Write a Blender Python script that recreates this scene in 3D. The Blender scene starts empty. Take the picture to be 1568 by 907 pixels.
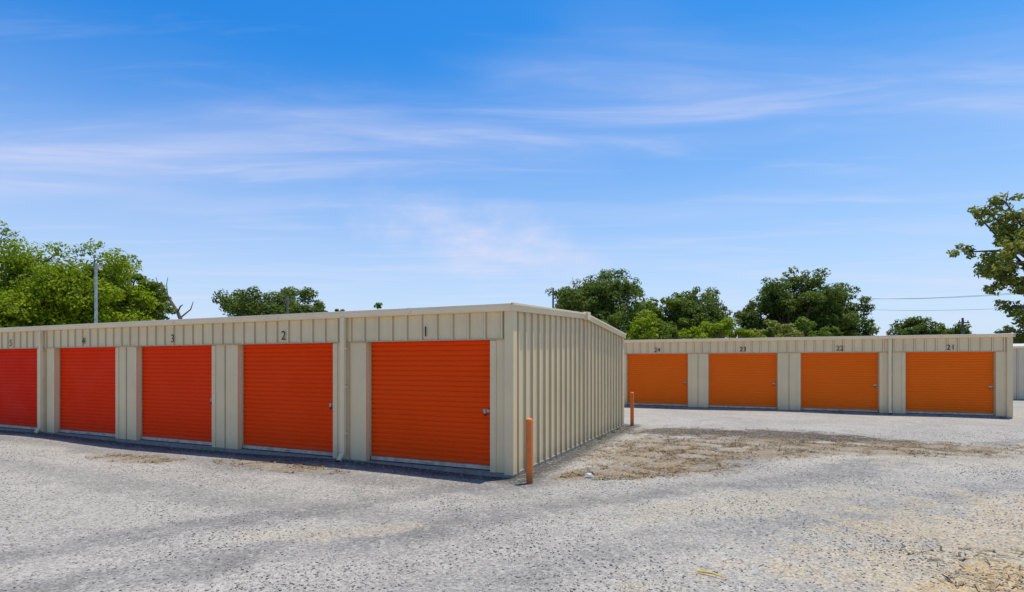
import bpy, math, random
import numpy as np
from mathutils import Vector
random.seed(4); RS=np.random.RandomState(7)
scene=bpy.context.scene
col=scene.collection
try:
    scene.view_settings.view_transform='Standard'; scene.view_settings.look='None'; scene.view_settings.exposure=0
except Exception: pass

# ---------------- node helper ----------------
class NT:
    def __init__(s,tree): s.t=tree; s.n=tree.nodes; s.l=tree.links
    def set(s,inp,v):
        if v is None: return
        if isinstance(v,bpy.types.NodeSocket): s.l.new(v,inp)
        else:
            if hasattr(inp.default_value,'__len__') and isinstance(v,(tuple,list)):
                if len(inp.default_value)==4 and len(v)==3: v=tuple(v)+(1,)
            inp.default_value=v
    def node(s,typ,props=None,ins=None):
        nd=s.n.new(typ)
        for k,v in (props or {}).items(): setattr(nd,k,v)
        for k,v in (ins or {}).items(): s.set(nd.inputs[k],v)
        return nd
    def math(s,op,a,b=None,c=None,clamp=False):
        nd=s.n.new('ShaderNodeMath'); nd.operation=op; nd.use_clamp=clamp
        for i,v in enumerate((a,b,c)):
            if v is not None: s.set(nd.inputs[i],v)
        return nd.outputs[0]
    def mr(s,v,a,b,c=0.,d=1.,smooth=True):
        nd=s.n.new('ShaderNodeMapRange'); nd.interpolation_type='SMOOTHSTEP' if smooth else 'LINEAR'
        for k,x in zip((0,1,2,3,4),(v,a,b,c,d)): s.set(nd.inputs[k],x)
        return nd.outputs[0]
    def mix(s,f,a,b,mode='MIX'):
        nd=s.n.new('ShaderNodeMix'); nd.data_type='RGBA'; nd.blend_type=mode
        s.set(nd.inputs[0],f); s.set(nd.inputs[6],a); s.set(nd.inputs[7],b)
        return nd.outputs[2]
    def noise(s,vec,scale,detail=4,rough=.55,dist=0.):
        nd=s.n.new('ShaderNodeTexNoise')
        if vec is not None: s.l.new(vec,nd.inputs['Vector'])
        nd.inputs['Scale'].default_value=scale; nd.inputs['Detail'].default_value=detail
        nd.inputs['Roughness'].default_value=rough; nd.inputs['Distortion'].default_value=dist
        return nd.outputs[0]
    def mapping(s,vec,loc=(0,0,0),rot=(0,0,0),sc=(1,1,1),typ='POINT'):
        nd=s.n.new('ShaderNodeMapping'); nd.vector_type=typ
        s.l.new(vec,nd.inputs[0]); nd.inputs[1].default_value=loc; nd.inputs[2].default_value=rot; nd.inputs[3].default_value=sc
        return nd.outputs[0]

def newmat(name):
    m=bpy.data.materials.new(name); m.use_nodes=True
    t=NT(m.node_tree); b=m.node_tree.nodes['Principled BSDF']
    return m,t,b

def painted_metal(name,colr,rough=.5,var=.04,dirt=.1,spec=.3,dirtcol=(.34,.26,.15)):
    m,t,b=newmat(name)
    tc=t.node('ShaderNodeTexCoord').outputs['Object']
    n=t.noise(tc,1.3,4)
    c2=tuple(x*(1-var*1.6) for x in colr)
    c=t.mix(t.mr(n,.35,.7),colr,c2)
    sv=t.mapping(tc,sc=(9,9,.7))
    n2=t.noise(sv,1.,4,.6)
    c=t.mix(t.math('MULTIPLY',t.mr(n2,.55,.85),dirt),c,dirtcol)
    z=t.node('ShaderNodeSeparateXYZ',ins={0:tc}).outputs[2]
    g=t.mr(t.math('ADD',z,t.math('MULTIPLY',n2,.35)),.15,.5,1,0)
    c=t.mix(t.math('MULTIPLY',g,.03+dirt*2.2),c,(.36,.27,.17))
    t.set(b.inputs['Base Color'],c); t.set(b.inputs['Roughness'],t.mr(n,.3,.7,rough-.06,rough+.12))
    b.inputs['Specular IOR Level'].default_value=spec
    bp=t.node('ShaderNodeBump',ins={'Strength':.15,'Distance':.012,'Height':t.noise(tc,3.5,2)})
    t.set(b.inputs['Normal'],bp.outputs[0])
    return m

M_wall=painted_metal('wall_beige',(.90,.685,.385),spec=.15)
M_side=painted_metal('wall_beige_ribbed',(.88,.68,.39),spec=.15,dirt=.12)
M_ribs=painted_metal('wall_beige_rib_flank',(.58,.43,.235),dirt=.3,spec=.15)  # grimy rib sides, with their shade painted in as a darker beige
M_trim=painted_metal('trim_cream',(.92,.73,.44),.5,dirt=.1,spec=.15)
M_gut=painted_metal('gutter_cream',(.94,.78,.54),.45,dirt=.14,spec=.2)
M_jamb=painted_metal('jamb_beige',(.62,.46,.25),.5,dirt=.15,spec=.15)
M_grey=painted_metal('wall_grey',(.78,.64,.44),.5)
M_roof=painted_metal('roof_galvalume',(.6,.6,.58),.4)
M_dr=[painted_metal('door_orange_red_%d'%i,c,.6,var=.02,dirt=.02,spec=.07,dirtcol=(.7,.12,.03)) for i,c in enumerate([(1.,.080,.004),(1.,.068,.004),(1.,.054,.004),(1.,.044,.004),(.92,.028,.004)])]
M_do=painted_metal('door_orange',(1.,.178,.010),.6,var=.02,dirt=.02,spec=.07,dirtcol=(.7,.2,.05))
def simple(name,c,rough=.6,metal=0.,nscale=8,var=.35,bump=0):
    m,t,b=newmat(name); tc=t.node('ShaderNodeTexCoord').outputs['Object']
    n=t.noise(tc,nscale,4)
    t.set(b.inputs['Base Color'],t.mix(t.mr(n,.3,.7),c,tuple(x*(1-var) for x in c)))
    b.inputs['Roughness'].default_value=rough; b.inputs['Metallic'].default_value=metal
    if bump:
        t.set(b.inputs['Normal'],t.node('ShaderNodeBump',ins={'Strength':bump,'Distance':.02,'Height':n}).outputs[0])
    return m
M_metal=simple('latch_steel',(.45,.42,.38),.35,.8)
M_alu=simple('door_bottom_bar',(.68,.57,.42),.45,.1)
M_dark=simple('dark_matte',(.02,.02,.02),.8)
M_text=simple('number_black',(.02,.018,.015),.6)
M_conc=simple('concrete',(.33,.29,.23),.85,0,14,.3,.3)
M_wood=simple('pole_wood',(.22,.19,.16),.85)
M_galv=simple('pole_galvanised',(.42,.44,.45),.5,.4)
M_bark=simple('bark',(.15,.12,.085),.9,0,6,.5,.5)
M_dead=simple('dead_wood',(.22,.17,.13),.9,0,6,.4,.4)
M_bol,t,b=newmat('bollard_paint')
tc=t.node('ShaderNodeTexCoord').outputs['Object']
n=t.noise(tc,7,6,.65); n2=t.noise(t.mapping(tc,sc=(20,20,3)),1,5)
c=t.mix(t.mr(n,.45,.65),(.86,.22,.045),(.74,.20,.05)); c=t.mix(t.math('MULTIPLY',t.mr(n2,.55,.75),.8),c,(.34,.12,.05))
z=t.node('ShaderNodeSeparateXYZ',ins={0:tc}).outputs[2]
c=t.mix(t.mr(t.math('ADD',z,t.math('MULTIPLY',n,.2)),.12,.3,.8,0),c,(.30,.12,.06))
t.set(b.inputs['Base Color'],c); b.inputs['Roughness'].default_value=.6; b.inputs['Specular IOR Level'].default_value=.2

# ---------------- mesh helper ----------------
class MB:
    def __init__(s): s.v=[];s.f=[];s.m=[];s.mats=[]
    def mi(s,mat):
        if mat not in s.mats: s.mats.append(mat)
        return s.mats.index(mat)
    def add(s,vs,fs,mat):
        o=len(s.v); s.v+=list(vs); k=s.mi(mat)
        for f in fs: s.f.append([i+o for i in f]); s.m.append(k)
    def box(s,x0,x1,y0,y1,z0,z1,mat):
        s.add([(x0,y0,z0),(x1,y0,z0),(x1,y1,z0),(x0,y1,z0),(x0,y0,z1),(x1,y0,z1),(x1,y1,z1),(x0,y1,z1)],
              [(0,3,2,1),(4,5,6,7),(0,1,5,4),(1,2,6,5),(2,3,7,6),(3,0,4,7)],mat)
    def tube(s,p0,p1,r0,r1,mat,n=7,cap=True):
        p0=Vector(p0);p1=Vector(p1);d=(p1-p0).normalized()
        a=Vector((0,0,1)) if abs(d.z)<.9 else Vector((1,0,0))
        u=d.cross(a).normalized(); w=d.cross(u)
        vs=[]
        for p,r in((p0,r0),(p1,r1)):
            for i in range(n):
                an=2*math.pi*i/n; vs.append(tuple(p+u*math.cos(an)*r+w*math.sin(an)*r))
        fs=[(i,(i+1)%n,n+(i+1)%n,n+i) for i in range(n)]
        if cap: fs.append(tuple(range(n-1,-1,-1))); fs.append(tuple(range(n,2*n)))
        s.add(vs,fs,mat)
    def obj(s,name,parent=None,smooth=False,bevel=0):
        me=bpy.data.meshes.new(name); me.from_pydata([tuple(x) for x in s.v],[],s.f); me.update()
        for m in s.mats: me.materials.append(m)
        me.polygons.foreach_set('material_index',s.m)
        if smooth: me.polygons.foreach_set('use_smooth',[True]*len(s.f))
        o=bpy.data.objects.new(name,me); col.objects.link(o)
        if parent: o.parent=parent
        if bevel:
            md=o.modifiers.new('b','BEVEL'); md.width=bevel; md.segments=2; md.limit_method='ANGLE'
        return o

def ribbed(mb,length,z0,ztop,place,mat,pitch=.305,rb=.085,rt=.035,h=.03,start=.12,extra=(),flank=None):
    pts=[(0,0)]
    u=start
    while u+rb/2<length-.01:
        pts+=[(u-rb/2,0),(u-rt/2,h),(u+rt/2,h),(u+rb/2,0)]
        for k in (1/3,2/3):
            q=u+pitch*k
            if pitch>.25 and q+.03<length: pts+=[(q-.018,0),(q-.008,h*.13),(q+.008,h*.13),(q+.018,0)]
        u+=pitch
    pts.append((length,0))
    for e in extra: pts.append((e,0))
    pts.sort(key=lambda p:p[0])
    vs=[]
    for (u,d) in pts:
        vs.append(place(u,d,z0)); vs.append(place(u,d,ztop(u)))
    o=len(mb.v); mb.v+=vs
    for i in range(len(pts)-1):
        mb.f.append([o+2*i,o+2*i+2,o+2*i+3,o+2*i+1])
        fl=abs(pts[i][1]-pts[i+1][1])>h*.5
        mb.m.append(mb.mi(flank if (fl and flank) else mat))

PITCH=3.255; OPEN=2.49; FIRST=.382; OH=2.19
def building(name,loc,rotz,ndoors,numbers,doormats,depth=7.7,ze=2.735,zr=2.885,zb=2.62,wallm=None,numoff=0):
    e=bpy.data.objects.new(name,None); col.objects.link(e); e.location=loc; e.rotation_euler=(0,0,rotz)
    L=FIRST*2+PITCH*(ndoors-1)+OPEN
    wallm=wallm or M_wall
    rid=depth/2
    def roofz(y):
        if y<=rid: return ze-.03+(zr-ze)*max(0,y)/rid
        return zr-.03+(zb-zr)*(y-rid)/(depth-rid)
    w=MB(); tr=MB(); d=MB(); hw=MB()
    edges=[]
    for i in range(ndoors):
        xr=-(FIRST+i*PITCH); edges.append((xr-OPEN,xr))
    piers=[(-FIRST,0.)]+[(edges[i+1][1],edges[i][0]) for i in range(ndoors-1)]+[(-L,edges[-1][0])]
    for (a,b_) in piers:
        w.box(a+.001,b_-.001,0,.10,.035,OH,wallm)
        w.box(a+.0005,b_-.0005,.1,.2,.035,OH,M_jamb)
        tr.box(a,a+.105,-.018,-.001,.035,OH-.03,wallm)
        tr.box(b_-.105,b_,-.018,-.001,.035,OH-.03,wallm)
        if b_-a>.6:
            cx=(a+b_)/2
            tr.box(cx-.012,cx+.012,-.014,-.0015,.035,OH-.03,M_ribs)
        for zz in (.25,.9,1.55,2.05):
            for xx in (a+.05,b_-.05): hw.tube((xx,-.017,zz),(xx,-.024,zz),.008,.006,M_jamb,6)
    w.box(-L+.002,-.002,.002,.2,OH+.002,ze-.08,wallm)
    hm=MB()
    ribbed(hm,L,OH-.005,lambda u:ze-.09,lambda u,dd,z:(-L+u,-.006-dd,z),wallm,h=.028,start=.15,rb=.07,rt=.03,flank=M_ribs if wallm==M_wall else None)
    hm.box(-L,0,-.036,-.0065,OH-.016,OH+.0,M_jamb)
    hm.obj('header_panel',e)
    w.obj('front_wall',e,bevel=.004); 
    for sx,x in ((1,0.),(-1,-L)):
        x0,x1=(x-.11,x+.045) if sx==1 else (x-.045,x+.11)
        tr.box(x0,x1,-.052,-.0375,.02,ze-.1,wallm)
        a,b_=(x+.012,x+.0445) if sx==1 else (x-.0445,x-.012)
        tr.box(a,b_,-.0372,.10,.022,ze-.102,wallm)
        tr.box(a,b_,depth-.1,depth+.04,.022,zb-.1,wallm)
    tr.obj('wall_trim',e,bevel=.003)
    s=MB(); sm=M_side if wallm==M_wall else wallm
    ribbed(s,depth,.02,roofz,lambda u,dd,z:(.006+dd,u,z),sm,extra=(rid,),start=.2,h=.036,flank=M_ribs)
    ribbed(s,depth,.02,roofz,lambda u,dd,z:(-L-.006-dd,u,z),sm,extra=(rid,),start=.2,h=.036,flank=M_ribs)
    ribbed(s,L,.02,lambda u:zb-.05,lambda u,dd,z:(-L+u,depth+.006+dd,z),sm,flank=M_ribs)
    s.obj('ribbed_walls',e)
    for zz in (.3,1.1,1.9):
        u_=.2+.05
        while u_<depth-.1:
            hw.tube((.006,u_+.02,zz),(.014,u_+.02,zz),.008,.006,M_jamb,6); u_+=.305
    r=MB()
    y0,y1=-.06,depth+.10
    P=[(y0,ze-.012),(rid,zr),(y1,zb-.01)]
    vs=[];
    for x in (-L-.06,.06):
        for (yy,zz) in P: vs.append((x,yy,zz)); 
        for (yy,zz) in P: vs.append((x,yy,zz-.03))
    r.add(vs,[(0,1,7,6),(1,2,8,7),(3,9,10,4),(4,10,11,5),(0,6,9,3),(2,5,11,8)],M_roof)
    r.obj('roof',e)
    k=MB()
    for sx,x in ((1,.0),(-1,-L)):
        for (th,zt,zbm,mat) in ((.075,.006,-.115,M_trim),(.092,.016,-.022,M_gut)):
            xa,xb=(x+.046,x+th) if sx==1 else (x-th,x-.046)
            Q=[(-.145,ze-.004),(rid,zr+.006),(depth+.12,zb-.004)]
            for j in range(2):
                (ya,za),(yb,zz)=Q[j],Q[j+1]
                k.add([(xa,ya,za+zbm),(xb,ya,za+zbm),(xb,ya,za+zt),(xa,ya,za+zt),(xa,yb,zz+zbm),(xb,yb,zz+zbm),(xb,yb,zz+zt),(xa,yb,zz+zt)],
                  [(0,1,2,3),(7,6,5,4),(0,4,5,1),(1,5,6,2),(2,6,7,3),(3,7,4,0)],mat)
        xa,xb=(x+.04,x+.15) if sx==1 else (x-.15,x-.04)
        k.box(xa,xb,rid-.10,rid+.10,zr-.13,zr+.04,M_trim)
    k.obj('rake_trim',e,bevel=.003)
    g=MB()
    prof=[(-.008,ze-.112),(-.085,ze-.112),(-.1,ze-.095),(-.118,ze-.06),(-.122,ze-.035),(-.138,ze-.025),(-.138,ze+.0),(-.128,ze+.002),(-.125,ze-.01),(-.062,ze-.008)]
    n=len(prof)
    def gut(x0,x1,fy):
        vs=[(x0,fy(y),z) for y,z in prof]+[(x1,fy(y),z) for y,z in prof]
        fs=[(i,i+1,n+i+1,n+i) for i in range(n-1)]+[tuple(range(n)),tuple(range(2*n-1,n-1,-1))]
        return vs,fs
    x=-L-.03
    while x<.03:
        xe=min(x+3.05,.044)
        vs,fs=gut(x,xe-.004,lambda y:y); g.add(vs,fs,M_gut)
        if xe<0: g.box(xe-.03,xe+.03,-.1415,-.1,ze-.075,ze+.004,M_gut)
        x=xe
    g.obj('gutter',e)
    g=MB(); dz=zb-ze
    vs,fs=gut(-L-.03,.03,lambda y:depth+.04-y); g.add([(a,b_,c+dz) for a,b_,c in vs],fs,M_gut); g.obj('rear_gutter',e)
    t_=3.34; ds=MB()
    while t_<L and ndoors>1:
        x=-t_
        ds.box(x-.045,x+.045,-.115,-.05,.16,ze-.1,M_trim)
        for zz in (.5,1.35,2.05): ds.box(x-.065,x+.065,-.118,-.02,zz,zz+.03,M_trim)
        ds.add([(x-.045,-.115,.16),(x+.045,-.115,.16),(x+.045,-.05,.16),(x-.045,-.05,.16),(x-.045,-.22,.05),(x+.045,-.22,.05),(x+.045,-.19,.0),(x-.045,-.19,.0)],
               [(0,1,5,4),(1,2,6,5),(2,3,7,6),(3,0,4,7)],M_trim)
        ds.add([(x-.045,-.221,.051),(x+.045,-.221,.051),(x+.045,-.191,.001),(x-.045,-.191,.001)],[(0,1,2,3)],M_dark)  # flat dark sheet over the spout mouth, standing in for the shaded inside
        t_+=3*PITCH
    if ds.v: ds.obj('downspouts',e,bevel=.006)
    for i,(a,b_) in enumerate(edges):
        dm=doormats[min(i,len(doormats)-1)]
        m=MB(); zs=[]; z=.12
        while z<OH+.05:
            zs+=[(z,-.004),(z+.014,-.010),(z+.032,-.013),(z+.050,-.011),(z+.068,-.006),(z+.070,.011),(z+.0835,.013)]
            z+=.0865
        vs=[];fs=[]
        for (zz,dd) in zs: vs+=[(a-.02,.118+dd,zz),(b_+.02,.118+dd,zz)]
        for j in range(len(zs)-1): fs.append((2*j,2*j+1,2*j+3,2*j+2))
        m.add(vs,fs,dm)
        m.obj('roll_up_door_%d'%(i+1),e)
        h=MB()
        h.box(a+.003,b_-.003,.085,.125,.05,.115,M_alu)
        h.box(a+.01,b_-.01,.08,.12,.04,.049,M_dark)  # thin dark strip just below the bottom bar
        h.box(a,a+.03,.085,.102,.05,OH,M_jamb); h.box(b_-.03,b_,.085,.102,.05,OH,M_jamb)
        lx=b_-.13
        h.box(lx-.05,lx+.05,.089,.101,.985,1.045,M_metal)
        h.box(lx-.04,lx+.13,.079,.0845,1.005,1.025,M_metal)
        h.box(lx-.02,lx+.01,.068,.0785,.97,1.035,M_metal)
        h.tube((lx-.005,.075,.97),(lx-.005,.075,.93),.016,.016,M_dark,8)
        h.box(a+OPEN/2-.06,a+OPEN/2+.06,.07,.0845,.07,.085,M_metal)
        h.obj('door_hardware_%d'%(i+1),e)
        if i<len(numbers):
            cu=bpy.data.curves.new('txt','FONT'); cu.body=numbers[i]; cu.size=.25; cu.align_x='CENTER'; cu.extrude=.002
            to=bpy.data.objects.new('unit_number_'+numbers[i],cu); col.objects.link(to)
            to.parent=e; to.location=((a+b_)/2+.03,-.038,2.25); to.rotation_euler=(math.pi/2,0,0)
            cu.materials.append(M_text)
    hw.obj('screws',e)
    c=MB(); c.box(-L-.03,.03,-.05,depth+.03,-.1,.034,M_conc); c.obj('slab',e)
    return e
ROT=math.atan2(-.4094,.9123)
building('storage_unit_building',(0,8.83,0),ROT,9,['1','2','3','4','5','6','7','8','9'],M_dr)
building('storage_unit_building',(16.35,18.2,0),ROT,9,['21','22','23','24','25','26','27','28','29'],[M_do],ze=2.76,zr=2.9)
u=Vector((.9123,-.4094,0))
p3=Vector((24.5,27.3,0))+u*13
e3=building('storage_unit_building',p3+Vector((.4094,.9123,0))*7.7-u*30,ROT+math.pi,9,[],[M_do],wallm=M_grey,ze=2.7,zr=2.85,zb=2.62)

# ---------------- bollards ----------------
def bollard(x,y,h=.96,r=.052,tilt=0):
    m=MB(); n=20
    rings=[(r,-.1),(r,h-.03),(r*.96,h-.012),(r*.8,h),(0.001,h+.006)]
    vs=[];fs=[]
    for (rr,z) in rings:
        for i in range(n):
            a=2*math.pi*i/n; vs.append((rr*math.cos(a),rr*math.sin(a),z))
    for j in range(len(rings)-1):
        for i in range(n): fs.append((j*n+i,j*n+(i+1)%n,(j+1)*n+(i+1)%n,(j+1)*n+i))
    m.add(vs,fs,M_bol)
    o=m.obj('bollard',smooth=True); o.location=(x,y,0); o.rotation_euler=(0,tilt,0); return o
bollard(.268,8.40,tilt=math.radians(-.6)); bollard(3.44,15.9); bollard(16.28,17.5)

# ---------------- ground ----------------
PATCH=[(4.6,14.4,1.7,1.1,-10,'d'),(6.5,13.9,2.1,1.2,-10,'d'),(8.4,13.1,1.7,.7,-15,'d'),(5.4,12.6,2.0,.6,0,'s'),(3.5,12.2,1.3,1.1,0,'s'),(2.8,10.6,1.3,1.4,20,'s'),(4.6,11.0,1.7,.6,5,'s'),(7.0,11.6,2.8,.8,-8,'s'),
       (2.3,9.5,1.3,.55,25,'s'),(9.0,12.0,2.4,.9,-10,'s'),(-4.1,9.75,1.3,.35,-24,'s'),(-7.2,10.6,1.2,.35,-24,'s'),(1.5,9.0,.8,.3,10,'s')]
def gcurve(x): return 5.2+.58*(x+2.35)-.0173*(x+2.35)*(x-1.96)
M_g,t,b=newmat('gravel_ground')
tc=t.node('ShaderNodeTexCoord').outputs['Object']
sx=t.node('ShaderNodeSeparateXYZ',ins={0:tc}); X,Y=sx.outputs[0],sx.outputs[1]
nA=t.noise(tc,.35,4,.6,.6); nB=t.noise(tc,1.7,5,.65); nC=t.noise(tc,11,4,.7)
v1=t.node('ShaderNodeTexVoronoi',ins={'Vector':tc,'Scale':56.}); v2=t.node('ShaderNodeTexVoronoi',ins={'Vector':tc,'Scale':26.})
br=t.node('ShaderNodeSeparateColor',ins={0:v1.outputs['Color']}).outputs[0]
br2=t.node('ShaderNodeSeparateColor',ins={0:v2.outputs['Color']}).outputs[1]
c=t.mix(t.mr(nA,.35,.65),(.345,.315,.27),(.295,.27,.233))
c=t.mix(t.math('MULTIPLY',t.mr(nB,.45,.7),.5),c,(.225,.206,.178))
xx=t.math('ADD',X,2.35)
gy=t.math('ADD',t.math('MULTIPLY_ADD',xx,.58,5.2),t.math('MULTIPLY',t.math('MULTIPLY',xx,t.math('ADD',X,-1.96)),-.0173))
dy=t.math('ADD',t.math('SUBTRACT',Y,gy),t.math('MULTIPLY',t.math('ADD',nA,-.5),2.0))
def band(d,c0,w): return t.mr(t.math('ABSOLUTE',t.math('ADD',d,-c0)),w*.2,w,1,0)
bm=t.math('ADD',t.math('MULTIPLY',band(dy,0.,.65),.9),t.math('ADD',t.math('MULTIPLY',band(dy,1.7,.6),1.),t.math('MULTIPLY',band(dy,-1.9,.55),.5)),clamp=True)
trk=t.math('MULTIPLY',bm,t.mr(nB,.32,.62,.4,.85))
c=t.mix(trk,c,(.165,.154,.14))
lp=t.mapping(tc,loc=(0,8.83,0),rot=(0,0,ROT),typ='TEXTURE'); ls=t.node('ShaderNodeSeparateXYZ',ins={0:lp}); LX,LY=ls.outputs[0],ls.outputs[1]
ly=t.math('ADD',LY,t.math('MULTIPLY',t.math('ADD',nA,-.5),1.2))
lm=t.math('ADD',band(ly,-1.0,.6),t.math('MULTIPLY',band(ly,-2.8,.6),.7),clamp=True)
lm=t.math('MULTIPLY',lm,t.mr(LX,-1,2,1,0))
c=t.mix(t.math('MULTIPLY',lm,.65),c,(.165,.156,.144))
def ell(cx,cy,rx,ry,rot,jit=.9,a=1.15,b_=.55,nn=None):
    L_=t.node('ShaderNodeVectorMath',{'operation':'LENGTH'},{0:t.mapping(tc,loc=(cx,cy,0),rot=(0,0,math.radians(rot)),sc=(rx,ry,1),typ='TEXTURE')}).outputs['Value']
    return t.mr(t.math('ADD',L_,t.math('MULTIPLY',t.math('ADD',nn or nB,-.5),jit*2)),b_,a,1,0)
c=t.mix(t.math('MULTIPLY',ell(5.6,5.6,4.2,1.6,25,1.4),.42),c,(.42,.31,.16))
c=t.mix(t.math('MULTIPLY',ell(4.3,4.55,1.2,.45,15,1.6),.6),c,(.42,.27,.10))
c=t.mix(t.math('MULTIPLY',ell(3.2,7.2,2.4,.6,20,1.3),.3),c,(.36,.29,.18))
c=t.mix(t.math('MULTIPLY',ell(9.5,11.0,6,2.4,-10,.8),.45),c,(.40,.345,.25))
c=t.mix(t.math('MULTIPLY',ell(-1.8,5.9,1.2,.25,10,1.2),.45),c,(.42,.35,.25))
for (cx,cy,rx,ry,ro,kind) in PATCH:
    if kind=='d': c=t.mix(t.math('MULTIPLY',ell(cx,cy,rx,ry,ro,1.2),.88),c,(.072,.052,.035))
    else: c=t.mix(t.math('MULTIPLY',ell(cx,cy,rx,ry,ro,1.7,1.2),.62),c,(.22,.155,.085))
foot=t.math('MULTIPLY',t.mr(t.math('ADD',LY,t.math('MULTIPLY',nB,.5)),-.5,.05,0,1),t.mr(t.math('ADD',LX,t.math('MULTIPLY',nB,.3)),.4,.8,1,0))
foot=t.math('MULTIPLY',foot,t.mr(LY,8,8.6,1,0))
c=t.mix(t.math('MULTIPLY',foot,.92),c,(.055,.051,.045))  # dirt at the wall foot, darkened further to stand in for a shadow strip
c=t.mix(1.,c,t.mix(t.mr(br,0,1,smooth=False),(.66,.66,.68),(1.32,1.32,1.31)),'MULTIPLY')
c=t.mix(t.math('MULTIPLY',t.mr(br2,.8,.95),.3),c,(.52,.49,.43))
c=t.mix(t.math('MULTIPLY',t.mr(nC,.5,.75),.32),c,(.15,.14,.12))
R_=t.node('ShaderNodeVectorMath',{'operation':'LENGTH'},{0:tc}).outputs['Value']
gm=t.mr(t.math('ADD',R_,t.math('MULTIPLY',nA,8)),46,52)
c=t.mix(gm,c,t.mix(t.mr(nB,.4,.6),(.07,.11,.03),(.12,.14,.05)))
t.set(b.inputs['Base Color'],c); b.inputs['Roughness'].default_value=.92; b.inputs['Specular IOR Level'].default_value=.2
h=t.math('ADD',t.math('MULTIPLY',v1.outputs['Distance'],-.6),t.math('ADD',t.math('MULTIPLY',v2.outputs['Distance'],-.6),t.math('MULTIPLY',nC,.8)))
t.set(b.inputs['Normal'],t.node('ShaderNodeBump',ins={'Strength':.7,'Distance':.016,'Height':h}).outputs[0])
def axis():
    a=list(np.arange(-30,30.1,.5)); f=[35,42,55,80,130,250,600,1500,4000]
    return [-x for x in reversed(f)]+a+f
ax=axis(); n=len(ax)
gx,gyv=np.meshgrid(ax,ax,indexing='ij')
gz=.018*np.sin(gx*.7+gyv*.31)+.014*np.sin(gyv*1.1-gx*.43+1)+.01*np.sin(gx*1.9+gyv*1.3)
gz=np.where(np.hypot(gx,gyv)>34,0,gz)-.012
V=np.stack([gx,gyv,gz],-1).reshape(-1,3)
F=[(i*n+j,(i+1)*n+j,(i+1)*n+j+1,i*n+j+1) for i in range(n-1) for j in range(n-1)]
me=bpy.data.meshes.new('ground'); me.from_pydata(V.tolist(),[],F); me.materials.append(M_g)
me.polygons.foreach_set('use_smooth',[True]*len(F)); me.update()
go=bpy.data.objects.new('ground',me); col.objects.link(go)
def gzf(x,y): return .018*np.sin(x*.7+y*.31)+.014*np.sin(y*1.1-x*.43+1)+.01*np.sin(x*1.9+y*1.3)-.012

def bulk_mesh(name,V,F,mats,midx=None,smooth=False):
    me=bpy.data.meshes.new(name); k=F.shape[1]
    me.vertices.add(len(V)); me.vertices.foreach_set('co',V.astype(np.float32).ravel())
    me.loops.add(F.size); me.loops.foreach_set('vertex_index',F.astype(np.int32).ravel())
    me.polygons.add(len(F)); me.polygons.foreach_set('loop_start',np.arange(0,F.size,k,dtype=np.int32)); me.polygons.foreach_set('loop_total',np.full(len(F),k,dtype=np.int32))
    for m in mats: me.materials.append(m)
    if midx is not None: me.polygons.foreach_set('material_index',midx.astype(np.int32))
    me.update(calc_edges=True); me.validate()
    return me
# loose stones
N=95000
d=3.2+ (RS.rand(N)**1.35)*11.5
x=(RS.rand(N)*2-1)*(d*.98+1.0); y=d
lx=x*.9123-(y-8.83)*.4094; ly=x*.4094+(y-8.83)*.9123
keep=~((lx<.08)&(ly>-.08))
dyv=y-gcurve(x); tr_=.9*np.exp(-(dyv/.5)**2)+.9*np.exp(-((dyv-1.7)/.5)**2)+.5*np.exp(-((dyv+1.9)/.5)**2)
tr_=np.maximum(tr_,(np.exp(-((ly+1.0)/.5)**2)+np.exp(-((ly+2.8)/.5)**2))*(lx<.5))
clump=.5+.5*np.sin(x*2.1+1.3*np.sin(y*1.7))*np.sin(y*2.7+1.1*np.sin(x*1.3))
keep&=(RS.rand(N)>tr_*.88)&(RS.rand(N)<.35+.65*clump)
x=x[keep];y=y[keep];n_=len(x)
s=.0045+.011*RS.rand(n_)**2.4; 
octv=np.array([(1,0,0),(0,1,0),(-1,0,0),(0,-1,0),(0,0,1),(0,0,-1)],float)
octf=np.array([(0,1,4),(1,2,4),(2,3,4),(3,0,4),(1,0,5),(2,1,5),(3,2,5),(0,3,5)])
P=octv[None]*(.7+.6*RS.rand(n_,6,1))
P=P+.25*(RS.rand(n_,6,3)-.5)
an=RS.rand(n_)*6.28; ca,sa=np.cos(an)[:,None],np.sin(an)[:,None]
sc=s[:,None]
px=(P[...,0]*ca-P[...,1]*sa*.75)*sc; py=(P[...,0]*sa+P[...,1]*ca*.75)*sc; pz=P[...,2]*.6*sc
Vs=np.stack([px+x[:,None],py+y[:,None],pz+(gzf(x,y)+s*.25)[:,None]],-1).reshape(-1,3)
Fs=(octf[None]+6*np.arange(n_)[:,None,None]).reshape(-1,3)
M_st,t,b=newmat('gravel_stone')
g=t.node('ShaderNodeNewGeometry'); 
cr=t.node('ShaderNodeValToRGB',ins={0:g.outputs['Random Per Island']}); e_=cr.color_ramp.elements
e_[0].color=(.16,.15,.14,1); e_[1].color=(.54,.51,.46,1)
q=e_.new(.3); q.color=(.26,.242,.212,1); q=e_.new(.8); q.color=(.38,.35,.30,1)
t.set(b.inputs['Base Color'],cr.outputs[0]); b.inputs['Roughness'].default_value=.9; b.inputs['Specular IOR Level'].default_value=.2
o=bpy.data.objects.new('gravel',bulk_mesh('gravel',Vs,Fs,[M_st])); col.objects.link(o)
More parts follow.
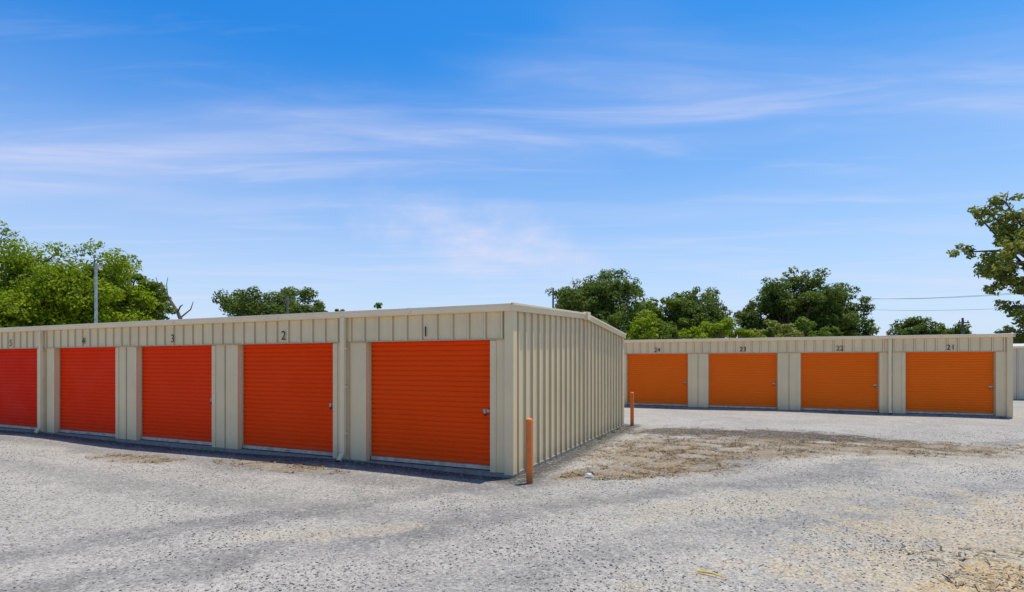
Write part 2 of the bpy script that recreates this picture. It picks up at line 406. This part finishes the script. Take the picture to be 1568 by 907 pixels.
# dry grass litter
xs=[];ys=[]
for (cx,cy,rx,ry,ro,kind) in PATCH:
    m_=int((850 if kind=='s' else 300)*rx*ry)+120
    a=RS.rand(m_)*6.28; rr=np.sqrt(RS.rand(m_))*1.2
    u_=rx*rr*np.cos(a); v_=ry*rr*np.sin(a); c0,s0=math.cos(math.radians(ro)),math.sin(math.radians(ro))
    X_=cx+u_*c0-v_*s0; Y_=cy+u_*s0+v_*c0
    cl=np.sin(X_*5+np.sin(Y_*4))*np.sin(Y_*6+np.sin(X_*3)); kk=cl>-.05
    xs.append(X_[kk]);ys.append(Y_[kk])
m_=260; xs.append(3.6+RS.rand(m_)*2.5); ys.append(4.2+RS.rand(m_)*1.3)
x=np.concatenate(xs);y=np.concatenate(ys)
lx=x*.9123-(y-8.83)*.4094; ly=x*.4094+(y-8.83)*.9123
kk=~((lx<.06)&(ly>-.1)); x=x[kk];y=y[kk]; n_=len(x)
an=RS.rand(n_)*6.28; ln=.02+.06*RS.rand(n_); wd=.003+.006*RS.rand(n_)
dx,dyy=np.cos(an),np.sin(an); z0=gzf(x,y)+.008; z1=z0+.03*RS.rand(n_)
Vb=np.stack([np.stack([x-dx*ln-dyy*wd,y-dyy*ln+dx*wd,z0],-1),np.stack([x-dx*ln+dyy*wd,y-dyy*ln-dx*wd,z0],-1),
             np.stack([x+dx*ln+dyy*wd,y+dyy*ln-dx*wd,z1],-1),np.stack([x+dx*ln-dyy*wd,y+dyy*ln+dx*wd,z1],-1)],1).reshape(-1,3)
Fb=np.arange(4*n_).reshape(-1,4)
M_dg,t,b=newmat('dry_grass_litter'); g=t.node('ShaderNodeNewGeometry')
t.set(b.inputs['Base Color'],t.mix(g.outputs['Random Per Island'],(.075,.05,.025),(.32,.22,.11))); b.inputs['Roughness'].default_value=.9
o=bpy.data.objects.new('dry_grass',bulk_mesh('dry_grass',Vb,Fb,[M_dg])); col.objects.link(o)
# sparse weeds along the wall foot
M_wd,t,b=newmat('weed_green'); g=t.node('ShaderNodeNewGeometry')
t.set(b.inputs['Base Color'],t.mix(g.outputs['Random Per Island'],(.08,.12,.03),(.20,.20,.07))); b.inputs['Roughness'].default_value=.8
vs=[]; rw=random.Random(12)
L_=Vector((-.9123,.4094,0)); Rv=Vector((.4094,.9123,0)); C0=Vector((0,8.83,0))
spots=[(t_,-.10-rw.random()*.15) for t_ in (3.3,6.5,6.9,10.1,13.1,13.3,16.4)]
spots=[C0+L_*a+Rv*b_ for a,b_ in spots]+[C0+Rv*rw.uniform(.5,7.5)-L_*rw.uniform(.08,.2) for _ in range(7)]+[Vector((16.35,18.2,0))+L_*rw.uniform(0,12)-Rv*rw.uniform(.1,.3) for _ in range(8)]
for p in spots:
    for _ in range(rw.randint(10,26)):
        a=rw.random()*6.28; q=p+Vector((rw.gauss(0,.04),rw.gauss(0,.04),0)); hgt=rw.uniform(.03,.11); w_=.004
        q.z=float(gzf(q.x,q.y))
        sdir=Vector((math.cos(a),math.sin(a),0)); td=Vector((-sdir.y,sdir.x,0))*w_
        tip=q+sdir*hgt*.6+Vector((0,0,hgt)); mid=q+sdir*hgt*.2+Vector((0,0,hgt*.6))
        vs+=[tuple(q-td),tuple(q+td),tuple(mid+td),tuple(mid-td),tuple(mid-td),tuple(mid+td),tuple(tip+td*.2),tuple(tip-td*.2)]
o=bpy.data.objects.new('weeds',bulk_mesh('weeds',np.array(vs),np.arange(len(vs)).reshape(-1,4),[M_wd])); col.objects.link(o)
m=MB(); M_y=simple('yellow_plastic',(.85,.55,.03),.5); zz=float(gzf(1.7,4.75))+.022
m.tube((1.60,4.78,zz),(1.70,4.72,zz+.004),.010,.008,M_y,6); m.tube((1.70,4.72,zz+.004),(1.775,4.64,zz),.008,.005,M_y,6); m.obj('yellow_stake')
m=MB(); M_wr=simple('white_rock',(.6,.6,.58),.8)
vs=[];
for i in range(7):
    a=i/7*6.28; vs.append((.07*math.cos(a)*random.uniform(.8,1.2),.05*math.sin(a)*random.uniform(.8,1.2),0))
for i in range(7):
    vs.append((vs[i][0]*.6,vs[i][1]*.6,random.uniform(.035,.055)))
m.add(vs,[(i,(i+1)%7,7+(i+1)%7,7+i) for i in range(7)]+[tuple(range(7,14))],M_wr); o=m.obj('rock'); o.location=(1.23,8.8,-.005)

# ---------------- trees ----------------
def leafmat(name,ca,cb,cc):
    m,t,b=newmat(name); tc=t.node('ShaderNodeTexCoord').outputs['Object']; g=t.node('ShaderNodeNewGeometry')
    c=t.mix(t.mr(t.noise(tc,.55,3),.35,.65),ca,cb); c=t.mix(t.math('MULTIPLY',g.outputs['Random Per Island'],.55),c,cc)
    t.set(b.inputs['Base Color'],c); b.inputs['Roughness'].default_value=.6; b.inputs['Specular IOR Level'].default_value=.15
    tr=t.node('ShaderNodeBsdfTranslucent',ins={'Color':t.mix(.35,c,(.22,.30,.02))})
    ms=t.node('ShaderNodeMixShader',ins={0:.38,1:b.outputs[0],2:tr.outputs[0]})
    t.l.new(ms.outputs[0],t.n['Material Output'].inputs[0]); return m
L_bright=leafmat('leaf_bright',(.24,.32,.008),(.14,.22,.008),(.33,.39,.01))
L_mid=leafmat('leaf_mid',(.15,.21,.018),(.09,.145,.018),(.21,.27,.03))
L_dark=leafmat('leaf_dark',(.115,.165,.026),(.065,.108,.02),(.175,.22,.036))
L_olive=leafmat('leaf_olive',(.24,.26,.04),(.17,.20,.035),(.36,.34,.07))
def tree(name,x,y,H,W,seed,leaf,nl=16000,ls=.2,zc=.60,rz=.42,lobes=26,fill=1.0,depthw=None,lob_r=.22,bark=None,shape=None,lowcut=0.):
    rs=np.random.RandomState(seed); rd=random.Random(seed)
    D=depthw or W
    mb=MB(); bark=bark or M_bark
    cz=H*zc; RZ=H*rz
    p=Vector((0,0,-.1)); r=H*.028; pts=[p.copy()]
    for i in range(5):
        q=p+Vector((rd.uniform(-.03,.03)*H,rd.uniform(-.03,.03)*H,H*.13)); mb.tube(p,q,r,r*.82,bark,8,False); p=q; r*=.82; pts.append(p.copy())
    C=[];Rr=[]
    if shape: 
        for (a,b_,c_,r_) in shape: C.append(np.array((a,b_,c_))); Rr.append(r_)
    tries=0
    while len(C)<lobes and tries<5000:
        tries+=1
        v=rs.randn(3); v/=np.linalg.norm(v); v[2]=abs(v[2])*1.0 if rs.rand()<.62 else -abs(v[2])*.8
        k=rs.uniform(.35,.88)
        cc=np.array((v[0]*W/2*k,v[1]*D/2*k,cz+v[2]*RZ*k)); C.append(cc); Rr.append(W*lob_r*rs.uniform(.6,1.1)*(1.15-.45*k))
    for cc,rr in zip(C,Rr):
        s_=pts[rd.randint(2,5)]; e_=Vector(cc); mid=(s_+e_)/2+Vector((rd.uniform(-.3,.3),rd.uniform(-.3,.3),rd.uniform(-.1,.4)))
        r0=H*.010; mb.tube(s_,mid,r0,r0*.65,bark,5,False); mb.tube(mid,e_,r0*.65,r0*.3,bark,5,False)
        for _ in range(3):
            ee=e_+Vector((rd.uniform(-1,1),rd.uniform(-1,1),rd.uniform(-.6,1)))*rr*.8; mb.tube(e_,ee,r0*.3,r0*.1,bark,4,False)
    SC=[];SR=[]
    for cc,rr in zip(C,Rr):
        for _ in range(7):
            v=rs.randn(3); v/=np.linalg.norm(v); SC.append(cc+v*rr*rs.uniform(.45,.95)*np.array((1,1,.8))); SR.append(rr*rs.uniform(.28,.5))
    SC=np.array(SC);SR=np.array(SR)
    pr=SR**2; pr/=pr.sum(); n_=int(nl*fill)
    idx=rs.choice(len(SC),n_,p=pr)
    v=rs.randn(n_,3); v/=np.linalg.norm(v,axis=1)[:,None]
    rad=SR[idx]*(.55+.6*rs.rand(n_)**.8)
    Pt=SC[idx]+v*rad[:,None]*np.array((1.1,1.1,.75))
    nm=v*.8+rs.randn(n_,3)*.55+np.array((0,0,.45)); nm/=np.linalg.norm(nm,axis=1)[:,None]
    tt=np.cross(nm,rs.randn(n_,3)); tt/=np.linalg.norm(tt,axis=1)[:,None]; bb=np.cross(nm,tt)
    sz=ls*(.5+.8*rs.rand(n_))[:,None]
    V=np.stack([Pt-tt*sz*.55,Pt+bb*sz*.3+nm*sz*.06,Pt+tt*sz*.6,Pt-bb*sz*.3+nm*sz*.06],1).reshape(-1,3)
    o0=len(mb.v)
    allV=np.concatenate([np.array([tuple(q) for q in mb.v]),V]); 
    Fq=[f for f in mb.f]; F=np.concatenate([np.array(Fq),o0+np.arange(4*n_).reshape(-1,4)])
    mi=np.concatenate([np.zeros(len(Fq)),np.ones(n_)])
    me=bulk_mesh(name,allV,F,[bark,leaf],mi)
    o=bpy.data.objects.new(name,me); col.objects.link(o); o.location=(x,y,0); o.rotation_euler=(0,0,0); return o
def at(px,d): return (px-784)/850*d
def top(py,d): return 1.8+(556-py)*d/850
# left bright mass
tree('broadleaf_tree',at(40,33),33,top(364,33),9.6,1,L_bright,42000,.19,zc=.54,rz=.5,lobes=66)
tree('broadleaf_tree',at(132,34),34,top(374,34),7.8,2,L_bright,36000,.19,zc=.53,rz=.5,lobes=58)
tree('broadleaf_tree',at(-70,36),36,top(356,36),8,3,L_bright,14000,.24,zc=.55,rz=.48,lobes=30)
tree('broadleaf_tree',at(207,38),38,top(398,38),4.8,4,L_mid,22000,.19,zc=.52,rz=.5,lobes=38)
tree('broadleaf_tree',at(88,40),40,top(388,40),9,5,L_mid,20000,.26,zc=.5,rz=.48,lobes=40)
# mid-left
tree('broadleaf_tree',at(408,47),47,top(420,47),7.2,6,L_dark,28000,.21,zc=.56,rz=.47,lobes=46)
tree('broadleaf_tree',at(460,49),49,top(437,49),5.8,7,L_dark,20000,.21,zc=.53,rz=.48,lobes=34)
tree('cedar_tree',at(297,45),45,top(464,45),1.0,8,L_dark,5000,.13,zc=.5,rz=.5,lobes=34)
tree('shrub',at(318,45),45,top(470,45),2.4,9,L_mid,4000,.18,zc=.5,rz=.5,lobes=16)
tree('broadleaf_tree',at(578,60),60,top(457,60),3.4,10,L_mid,6000,.25,zc=.55,rz=.47,lobes=22)
tree('broadleaf_tree',at(512,60),60,top(466,60),3.0,11,L_mid,5000,.25,zc=.55,rz=.47,lobes=20)
# right cluster
tree('broadleaf_tree',at(915,44),44,top(409,44),8.0,12,L_dark,34000,.21,zc=.55,rz=.48,lobes=52,lob_r=.2)
tree('broadleaf_tree',at(868,46),46,top(438,46),4.4,13,L_dark,13000,.22,zc=.53,rz=.48,lobes=24)
tree('broadleaf_tree',at(1010,45),45,top(438,45),6.0,14,L_mid,22000,.21,zc=.54,rz=.48,lobes=36)
tree('broadleaf_tree',at(1075,46),46,top(428,46),6.6,15,L_dark,26000,.21,zc=.55,rz=.48,lobes=40)
tree('broadleaf_tree',at(1215,45),45,top(402,45),7.6,16,L_dark,34000,.21,zc=.56,rz=.47,lobes=52,lob_r=.2)
tree('broadleaf_tree',at(1270,46),46,top(436,46),6.8,17,L_dark,28000,.21,zc=.53,rz=.48,lobes=42)
tree('broadleaf_tree',at(1160,47),47,top(462,47),5.6,18,L_dark,16000,.21,zc=.52,rz=.48,lobes=30)
for i,(px,py,w,mm) in enumerate([(985,482,4.0,L_bright),(1100,490,4.4,L_bright),(1150,492,4.0,L_bright),(1208,470,4.0,L_olive),(900,486,4,L_mid),(1050,490,4.0,L_mid),(1250,484,3.8,L_mid),(940,474,3.6,L_mid),(1300,490,3.0,L_mid)]):
    tree('shrub',at(px,38),38+i*.3,top(py,38),w,30+i,mm,8000,.19,zc=.52,rz=.5,lobes=22)
tree('broadleaf_tree',at(1405,60),60,top(482,60),6.0,41,L_dark,16000,.25,zc=.53,rz=.49,lobes=38)
tree('broadleaf_tree',at(1455,58),58,top(486,58),5.6,42,L_dark,16000,.25,zc=.53,rz=.49,lobes=36)
# sparse tree at right
D=36; cxp=1640
shp=[]
rdd=random.Random(5)
for (px,py,r_) in [(1548,308,.9),(1532,325,.8),(1560,335,.9),(1520,318,.5),(1556,350,.9),(1500,380,.7),(1520,388,.8),(1545,378,.9),(1565,392,1.),(1530,408,.9),(1552,415,.9),(1512,412,.5),(1540,436,.8),(1560,440,.9),(1520,441,.5),(1556,470,.9),(1545,478,.8),(1562,495,1.),(1545,508,.9),(1562,515,.9)]:
    shp.append((at(px,D)-at(cxp,D),rdd.uniform(-1.5,1.5),top(py,D),r_))
tree('sweetgum_tree',at(cxp,D),D,top(285,D),10.,50,L_olive,19000,.27,zc=.62,rz=.38,lobes=56,lob_r=.13,shape=shp)

# distant tree line, one object
rs=np.random.RandomState(99); n_=60000
ang=rs.rand(n_)*2*math.pi; rad=85+rs.rand(n_)*12
hh=3.6+.9*np.sin(ang*23)+.6*np.sin(ang*57+1)+.4*np.sin(ang*131)
zz=hh*np.sqrt(rs.rand(n_)); Pt=np.stack([rad*np.sin(ang),rad*np.cos(ang),zz],-1)
nm=rs.randn(n_,3); nm/=np.linalg.norm(nm,axis=1)[:,None]; tt=np.cross(nm,rs.randn(n_,3)); tt/=np.linalg.norm(tt,axis=1)[:,None]; bb=np.cross(nm,tt)
sz=(.4+.6*rs.rand(n_))[:,None]
V=np.stack([Pt-tt*sz,Pt+bb*sz*.6,Pt+tt*sz,Pt-bb*sz*.6],1).reshape(-1,3)
o=bpy.data.objects.new('distant_tree_line',bulk_mesh('distant_tree_line',V,np.arange(4*n_).reshape(-1,4),[L_dark])); col.objects.link(o)

# dead tree
m=MB(); D=40
def P3(px,py,d=D,dy=0): return (at(px,d)-at(283,D),dy,top(py,d))
def limb(pts,r0,r1):
    k=len(pts)-1
    for i in range(k):
        a=r0+(r1-r0)*i/k; b_=r0+(r1-r0)*(i+1)/k; m.tube(pts[i],pts[i+1],a,b_,M_dead,6)
limb([(0,0,-.1),(.02,.05,2.2),P3(281,500),P3(272,478),P3(262,462),P3(252,446),P3(247,432)],.18,.05)
limb([P3(262,462),P3(250,455,dy=.3),P3(243,452,dy=.5)],.07,.03)
limb([P3(252,446),P3(243,441),P3(239,425)],.05,.02)
limb([P3(272,478),P3(280,470,dy=-.3),P3(285,468,dy=-.4)],.07,.03)
limb([P3(276,487),P3(292,474),P3(296,462)],.06,.02); limb([P3(257,454),P3(255,436),P3(257,425)],.035,.015)
o=m.obj('dead_tree'); o.location=(at(283,D),D,0)

# poles
def utility_pole(px,d,py,arm=1.2,r=.12):
    h=top(py,d); m=MB(); m.tube((0,0,-.2),(0,0,h),r,r*.7,M_wood,10)
    if arm: 
        m.box(-arm/2,arm/2,-.15,-.07,h-.45,h-.35,M_wood)
        for s_ in (-arm/2+.1,0,arm/2-.1): m.tube((s_,-.11,h-.35),(s_,-.11,h-.2),.04,.03,M_conc,8)
    o=m.obj('utility_pole'); o.location=(at(px,d),d,0); return o,h
utility_pole(847,42,441,0,.10); utility_pole(440,44,453,.9); utility_pole(1474,46,487,.9)
p1,h1=utility_pole(1262,52,452,1.2); 
o2,h2=utility_pole(1690,30,432,1.2)
for k,(da,dz) in enumerate([(-.5,0.),(.5,0.),(0,-.9)]):
    cu=bpy.data.curves.new('power_line','CURVE'); cu.dimensions='3D'; sp=cu.splines.new('POLY'); NN=24; sp.points.add(NN)
    A=Vector((at(1262,52)+da,51.9,h1-.2+dz)); B=Vector((at(1690,30)+da,29.9,h2-.2+dz))
    for i in range(NN+1):
        f=i/NN; q=A.lerp(B,f); q.z-=1.6*f*(1-f); sp.points[i].co=(*q,1)
    cu.bevel_depth=.009; cu.materials.append(M_dark); o=bpy.data.objects.new('power_line',cu); col.objects.link(o)
D=28; h=top(403,D); m=MB()
m.tube((0,0,-.1),(0,0,h),.09,.06,M_galv,12); m.tube((0,0,h-.35),(.28,-.1,h-.22),.025,.025,M_galv,8)
m.tube((.2,-.08,h-.23),(.42,-.14,h-.25),.09,.06,M_galv,10); m.tube((.32,-.1,h-.25),(.32,-.1,h-.36),.09,.07,M_trim,10)
o=m.obj('street_lamp'); o.location=(at(147,D),D,0)

# ---------------- sky & sun ----------------
dvec=Vector((-.478,-.333,-2.6)).normalized()
el=math.asin(-dvec.z); azr=math.atan2(-dvec.x,-dvec.y)
w=bpy.data.worlds.new("World"); scene.world=w; w.use_nodes=True
t=NT(w.node_tree); bg=t.n['Background']
sky=t.node('ShaderNodeTexSky',{'sky_type':'NISHITA','sun_disc':False,'sun_elevation':el,'sun_rotation':azr,'air_density':1.0,'dust_density':.6,'ozone_density':2.0,'altitude':0})
sc_=t.node('ShaderNodeSeparateColor',ins={0:sky.outputs[0]})
def pw(v,p,k): return t.math('MULTIPLY',t.math('POWER',v,p),k)
cc=t.node('ShaderNodeCombineColor',ins={0:pw(sc_.outputs[0],1.9,.115),1:pw(sc_.outputs[1],1.25,.74),2:pw(sc_.outputs[2],.75,2.25)})
tcg=t.node('ShaderNodeTexCoord').outputs['Generated']
s3=t.node('ShaderNodeSeparateXYZ',ins={0:tcg}); zz=t.math('MAXIMUM',s3.outputs[2],.03)
U=t.math('DIVIDE',s3.outputs[0],zz); Vv=t.math('DIVIDE',s3.outputs[1],zz)
uv=t.node('ShaderNodeCombineXYZ',ins={0:U,1:Vv,2:0.}).outputs[0]
n1=t.noise(t.mapping(uv,rot=(0,0,math.radians(14)),sc=(.4,1.1,1)),1.,5,.5,.4)
n2=t.noise(t.mapping(uv,loc=(3,5,0),rot=(0,0,math.radians(22)),sc=(.7,3.2,1)),1.,7,.6,.7)
bd=t.math('ADD',Vv,t.math('MULTIPLY',U,.2)); bd=t.math('ADD',bd,t.math('MULTIPLY',t.math('ADD',n1,-.5),1.0))
wisp=t.mr(n2,.3,.75,.3,1.05)
band1=t.math('MULTIPLY',t.mr(t.math('ABSOLUTE',t.math('ADD',bd,-2.35)),0,.7,1,0),wisp)
f=t.math('MULTIPLY',t.mr(n1,.45,.75),.14)
f=t.math('ADD',f,t.math('MULTIPLY',t.mr(n2,.5,.8),.15))
f=t.math('ADD',f,t.math('MULTIPLY',band1,.32))
nz=t.noise(tcg,7,6,.6); nz2=t.noise(t.mapping(tcg,sc=(1,1,2.5)),14,5,.6)
dd=t.node('ShaderNodeVectorMath',{'operation':'LENGTH'},{0:t.mapping(tcg,loc=(-.05,.977,.215),rot=(0,math.radians(12),0),sc=(.2,1,.055),typ='TEXTURE')}).outputs['Value']
pf=t.math('MULTIPLY',t.mr(t.math('ADD',dd,t.math('MULTIPLY',t.math('ADD',nz,-.5),2.2)),0,1.4,1,0),t.mr(nz2,.3,.7,.4,1))
f=t.math('ADD',f,t.math('MULTIPLY',pf,.42),clamp=True)
f=t.math('ADD',f,t.mr(s3.outputs[2],.0,.50,.74,0),clamp=True)
cloud=t.mix(f,cc.outputs[0],(6.1,6.25,7.8))
t.l.new(cloud,bg.inputs[0]); bg.inputs[1].default_value=.12
sl=bpy.data.lights.new('sun','SUN'); sl.energy=5.0; sl.angle=math.radians(.5); sl.color=(1,.935,.815)
so=bpy.data.objects.new('sun',sl); col.objects.link(so); so.rotation_euler=dvec.to_track_quat('-Z','Y').to_euler(); so.location=(0,0,50)

cam=bpy.data.cameras.new('camera'); cam.sensor_width=36; cam.lens=850/1568*36; cam.shift_y=102.5/1568; cam.clip_end=6000; cam.clip_start=.05
co=bpy.data.objects.new('camera',cam); col.objects.link(co); co.location=(0,0,1.8); co.rotation_euler=(math.pi/2,0,0)
scene.camera=co
